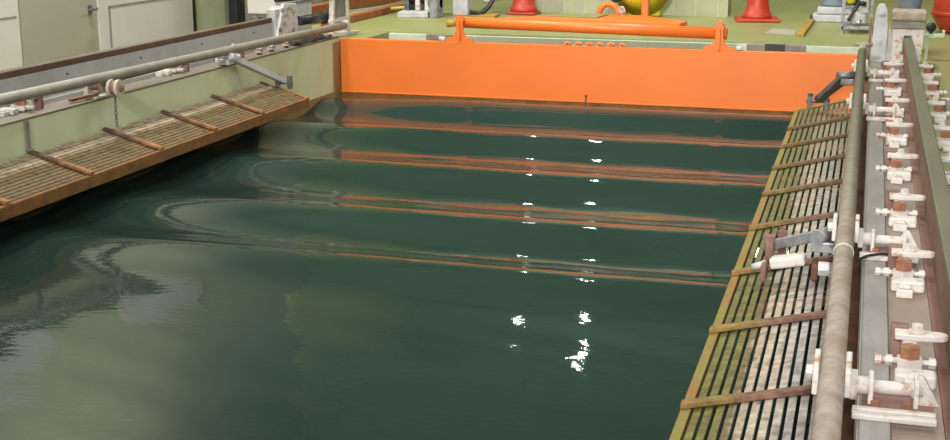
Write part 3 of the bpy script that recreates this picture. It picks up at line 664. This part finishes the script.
for pts, m, r, lab in (([(-4.62, 15.40, .62), (-4.5, 15.35, .62), (-4.45, 15.4, .64), (-4.40, 15.5, .72), (-4.38, 15.65, .87), (-4.40, 15.75, 1.1)], 'black', .028, 'thick black hose looping up beside the leftmost cone'),
                       ([(-4.60, 15.9, .72), (-4.45, 15.95, .75), (-4.25, 16.3, .8)], 'white', .035, 'white pipe behind the black hose left of the cone'),
                       ([(-6.02, 13.6, .61), (-5.95, 14.5, .61), (-5.8, 15.2, .63), (-5.5, 15.7, .64)], 'yellow_cable', .02, 'yellow cable on the left floor between the red beams'),
                       ([(-6.12, 13.6, .62), (-6.06, 14.5, .62), (-5.95, 15.3, .62), (-5.6, 16.1, .64)], 'blue_cable', .03, 'blue grey cable beside the yellow one on the left floor')):
    b = B(); tube(b, smooth_pts(pts, 8), r, 10); one('hose' if m in ('black', 'white') else 'cable', b, m, lab, 'hose' if m in ('black', 'white') else 'cable', pts[0])
b = B(); prism(b, [(-4.55, 15.0), (-4.25, 15.15), (-4.28, 15.5), (-4.4, 15.45)], 'z', FZ, .61, .004); one('orange_chock', b, 'yellow_brown', 'small orange board on the floor left of the leftmost cone', 'board', (-4.4, 15.2, FZ))
for x, y0, y1, lab in ((-5.72, 13.5, 17.5, 'red brown beam on the left floor, the nearer of two'), (-6.28, 13.5, 18, 'red brown beam on the left floor, the farther of two')):
    b = B(); box(b, x - .06, x + .06, y0, y1, FZ, .66 if x > -6 else .74, .008); one('steel_beam', b, 'red_beam', lab, 'beam', (x, y0, FZ), 'red beams on the left floor')
# yellow brown board, grey pad machine, hose frame
b = B(); prism(b, [(-.70, 14.05), (-.62, 14.0), (-.585, 15.9), (-.665, 16.05)], 'z', FZ, .62, .006); one('floor_board', b, 'yellow_brown', 'narrow yellow brown board lying on the floor behind the gate', 'board', (-.64, 15, FZ))
b = B(); prism(b, [(-1.03, 14.3), (-.73, 14.2), (-.73, 14.7), (-1.0, 14.8)], 'z', FZ, FZ + .004); one('floor_patch', b, 'door_olive', 'thin brownish patch on the floor beside the yellow brown board', 'patch', (-.88, 14.5, FZ))
t = thing('grey_pump', 'grey pump on two stacked pads behind the right end of the gate', 'pump', (-.4, 15.95, FZ))
b = B(); box(b, -.62, -.20, 15.72, 16.15, FZ, .665, .015); obj('lower_pad', b, 'grey_paint', t)
b = B(); box(b, -.57, -.18, 15.76, 16.15, .668, .75, .02); obj('upper_pad', b, 'grey_paint', t)
b = B(); lathe(b, (-.38, 15.98, .75), [(.17, 0), (.18, .03), (.13, .06), (.13, .3), (.16, .33), (.16, .36), (.05, .4)], 24); obj('motor', b, 'blue_grey', t)
b = B(); cyl(b, (-.645, 15.75, .63), (-.615, 15.75, .63), .035, n=14); obj('drain_plug', b, 'black', t)
b = B(); cyl(b, (-.2, 15.9, .8), (-.12, 15.9, .8), .05, n=14); obj('valve', b, 'black', t)
t = thing('hose_rack', 'grey frame with a black handle and a yellow knob beside the tall lever', 'rack', (-.1, 14.6, FZ))
b = B(); box(b, -.27, .05, 14.5, 14.56, FZ + .04, FZ + .08, .006); box(b, -.27, .05, 14.9, 14.96, FZ + .04, FZ + .08, .006)
for x in (-.26, .03):
    for y in (14.53, 14.93): box(b, x - .015, x + .015, y - .015, y + .015, FZ, 1.05)
box(b, -.27, .05, 14.9, 14.94, .80, .84, .005)
for x in (-.26, .03): box(b, x - .012, x + .012, 14.5, 14.94, FZ + .045, FZ + .075)
obj('frame', b, 'steel', t)
b = B(); box(b, -.2, -.02, 14.62, 14.88, FZ + .08, .78, .02); box(b, -.1, .0, 14.65, 14.8, .78, 1.0, .015); obj('body', b, 'grey_paint', t)
b = B(); bar(b, (-.20, 14.45, .72), (-.10, 14.6, .90), .03, .03, bev=.006); cyl(b, (-.11, 14.6, .90), (-.03, 14.6, .88), .025, n=12); obj('handle', b, 'black', t)
b = B(); bmesh.ops.create_uvsphere(b, u_segments=14, v_segments=8, radius=.05); bmesh.ops.translate(b, verts=b.verts[:], vec=(-.19, 14.6, .93)); obj('knob', b, 'yellow', t)
b = B(); cyl(b, (-.13, 14.44, .70), (-.06, 14.44, .715), .02, n=12); obj('coupling', b, 'chrome', t)
# pipe end post on the right
b = B(); cyl(b, (-.03, 11.35, .60), (-.03, 11.35, .80), .03, n=16); cyl(b, (-.09, 11.37, .80), (.05, 11.37, .80), .018, n=12); one('pipe_end_post', b, 'pipe', 'short post under the far end of the right pipe', 'post', (-.03, 11.35, .6))
b = B(); cyl(b, (.53, 9.2, .60), (.53, 9.2, .68), .022, n=14); cyl(b, (.53, 9.2, .68), (.53, 9.2, .69), .03, n=14); one('deck_stud', b, 'white', 'upright white stud on the right deck outside the clamps', 'stud', (.53, 9.2, .6))
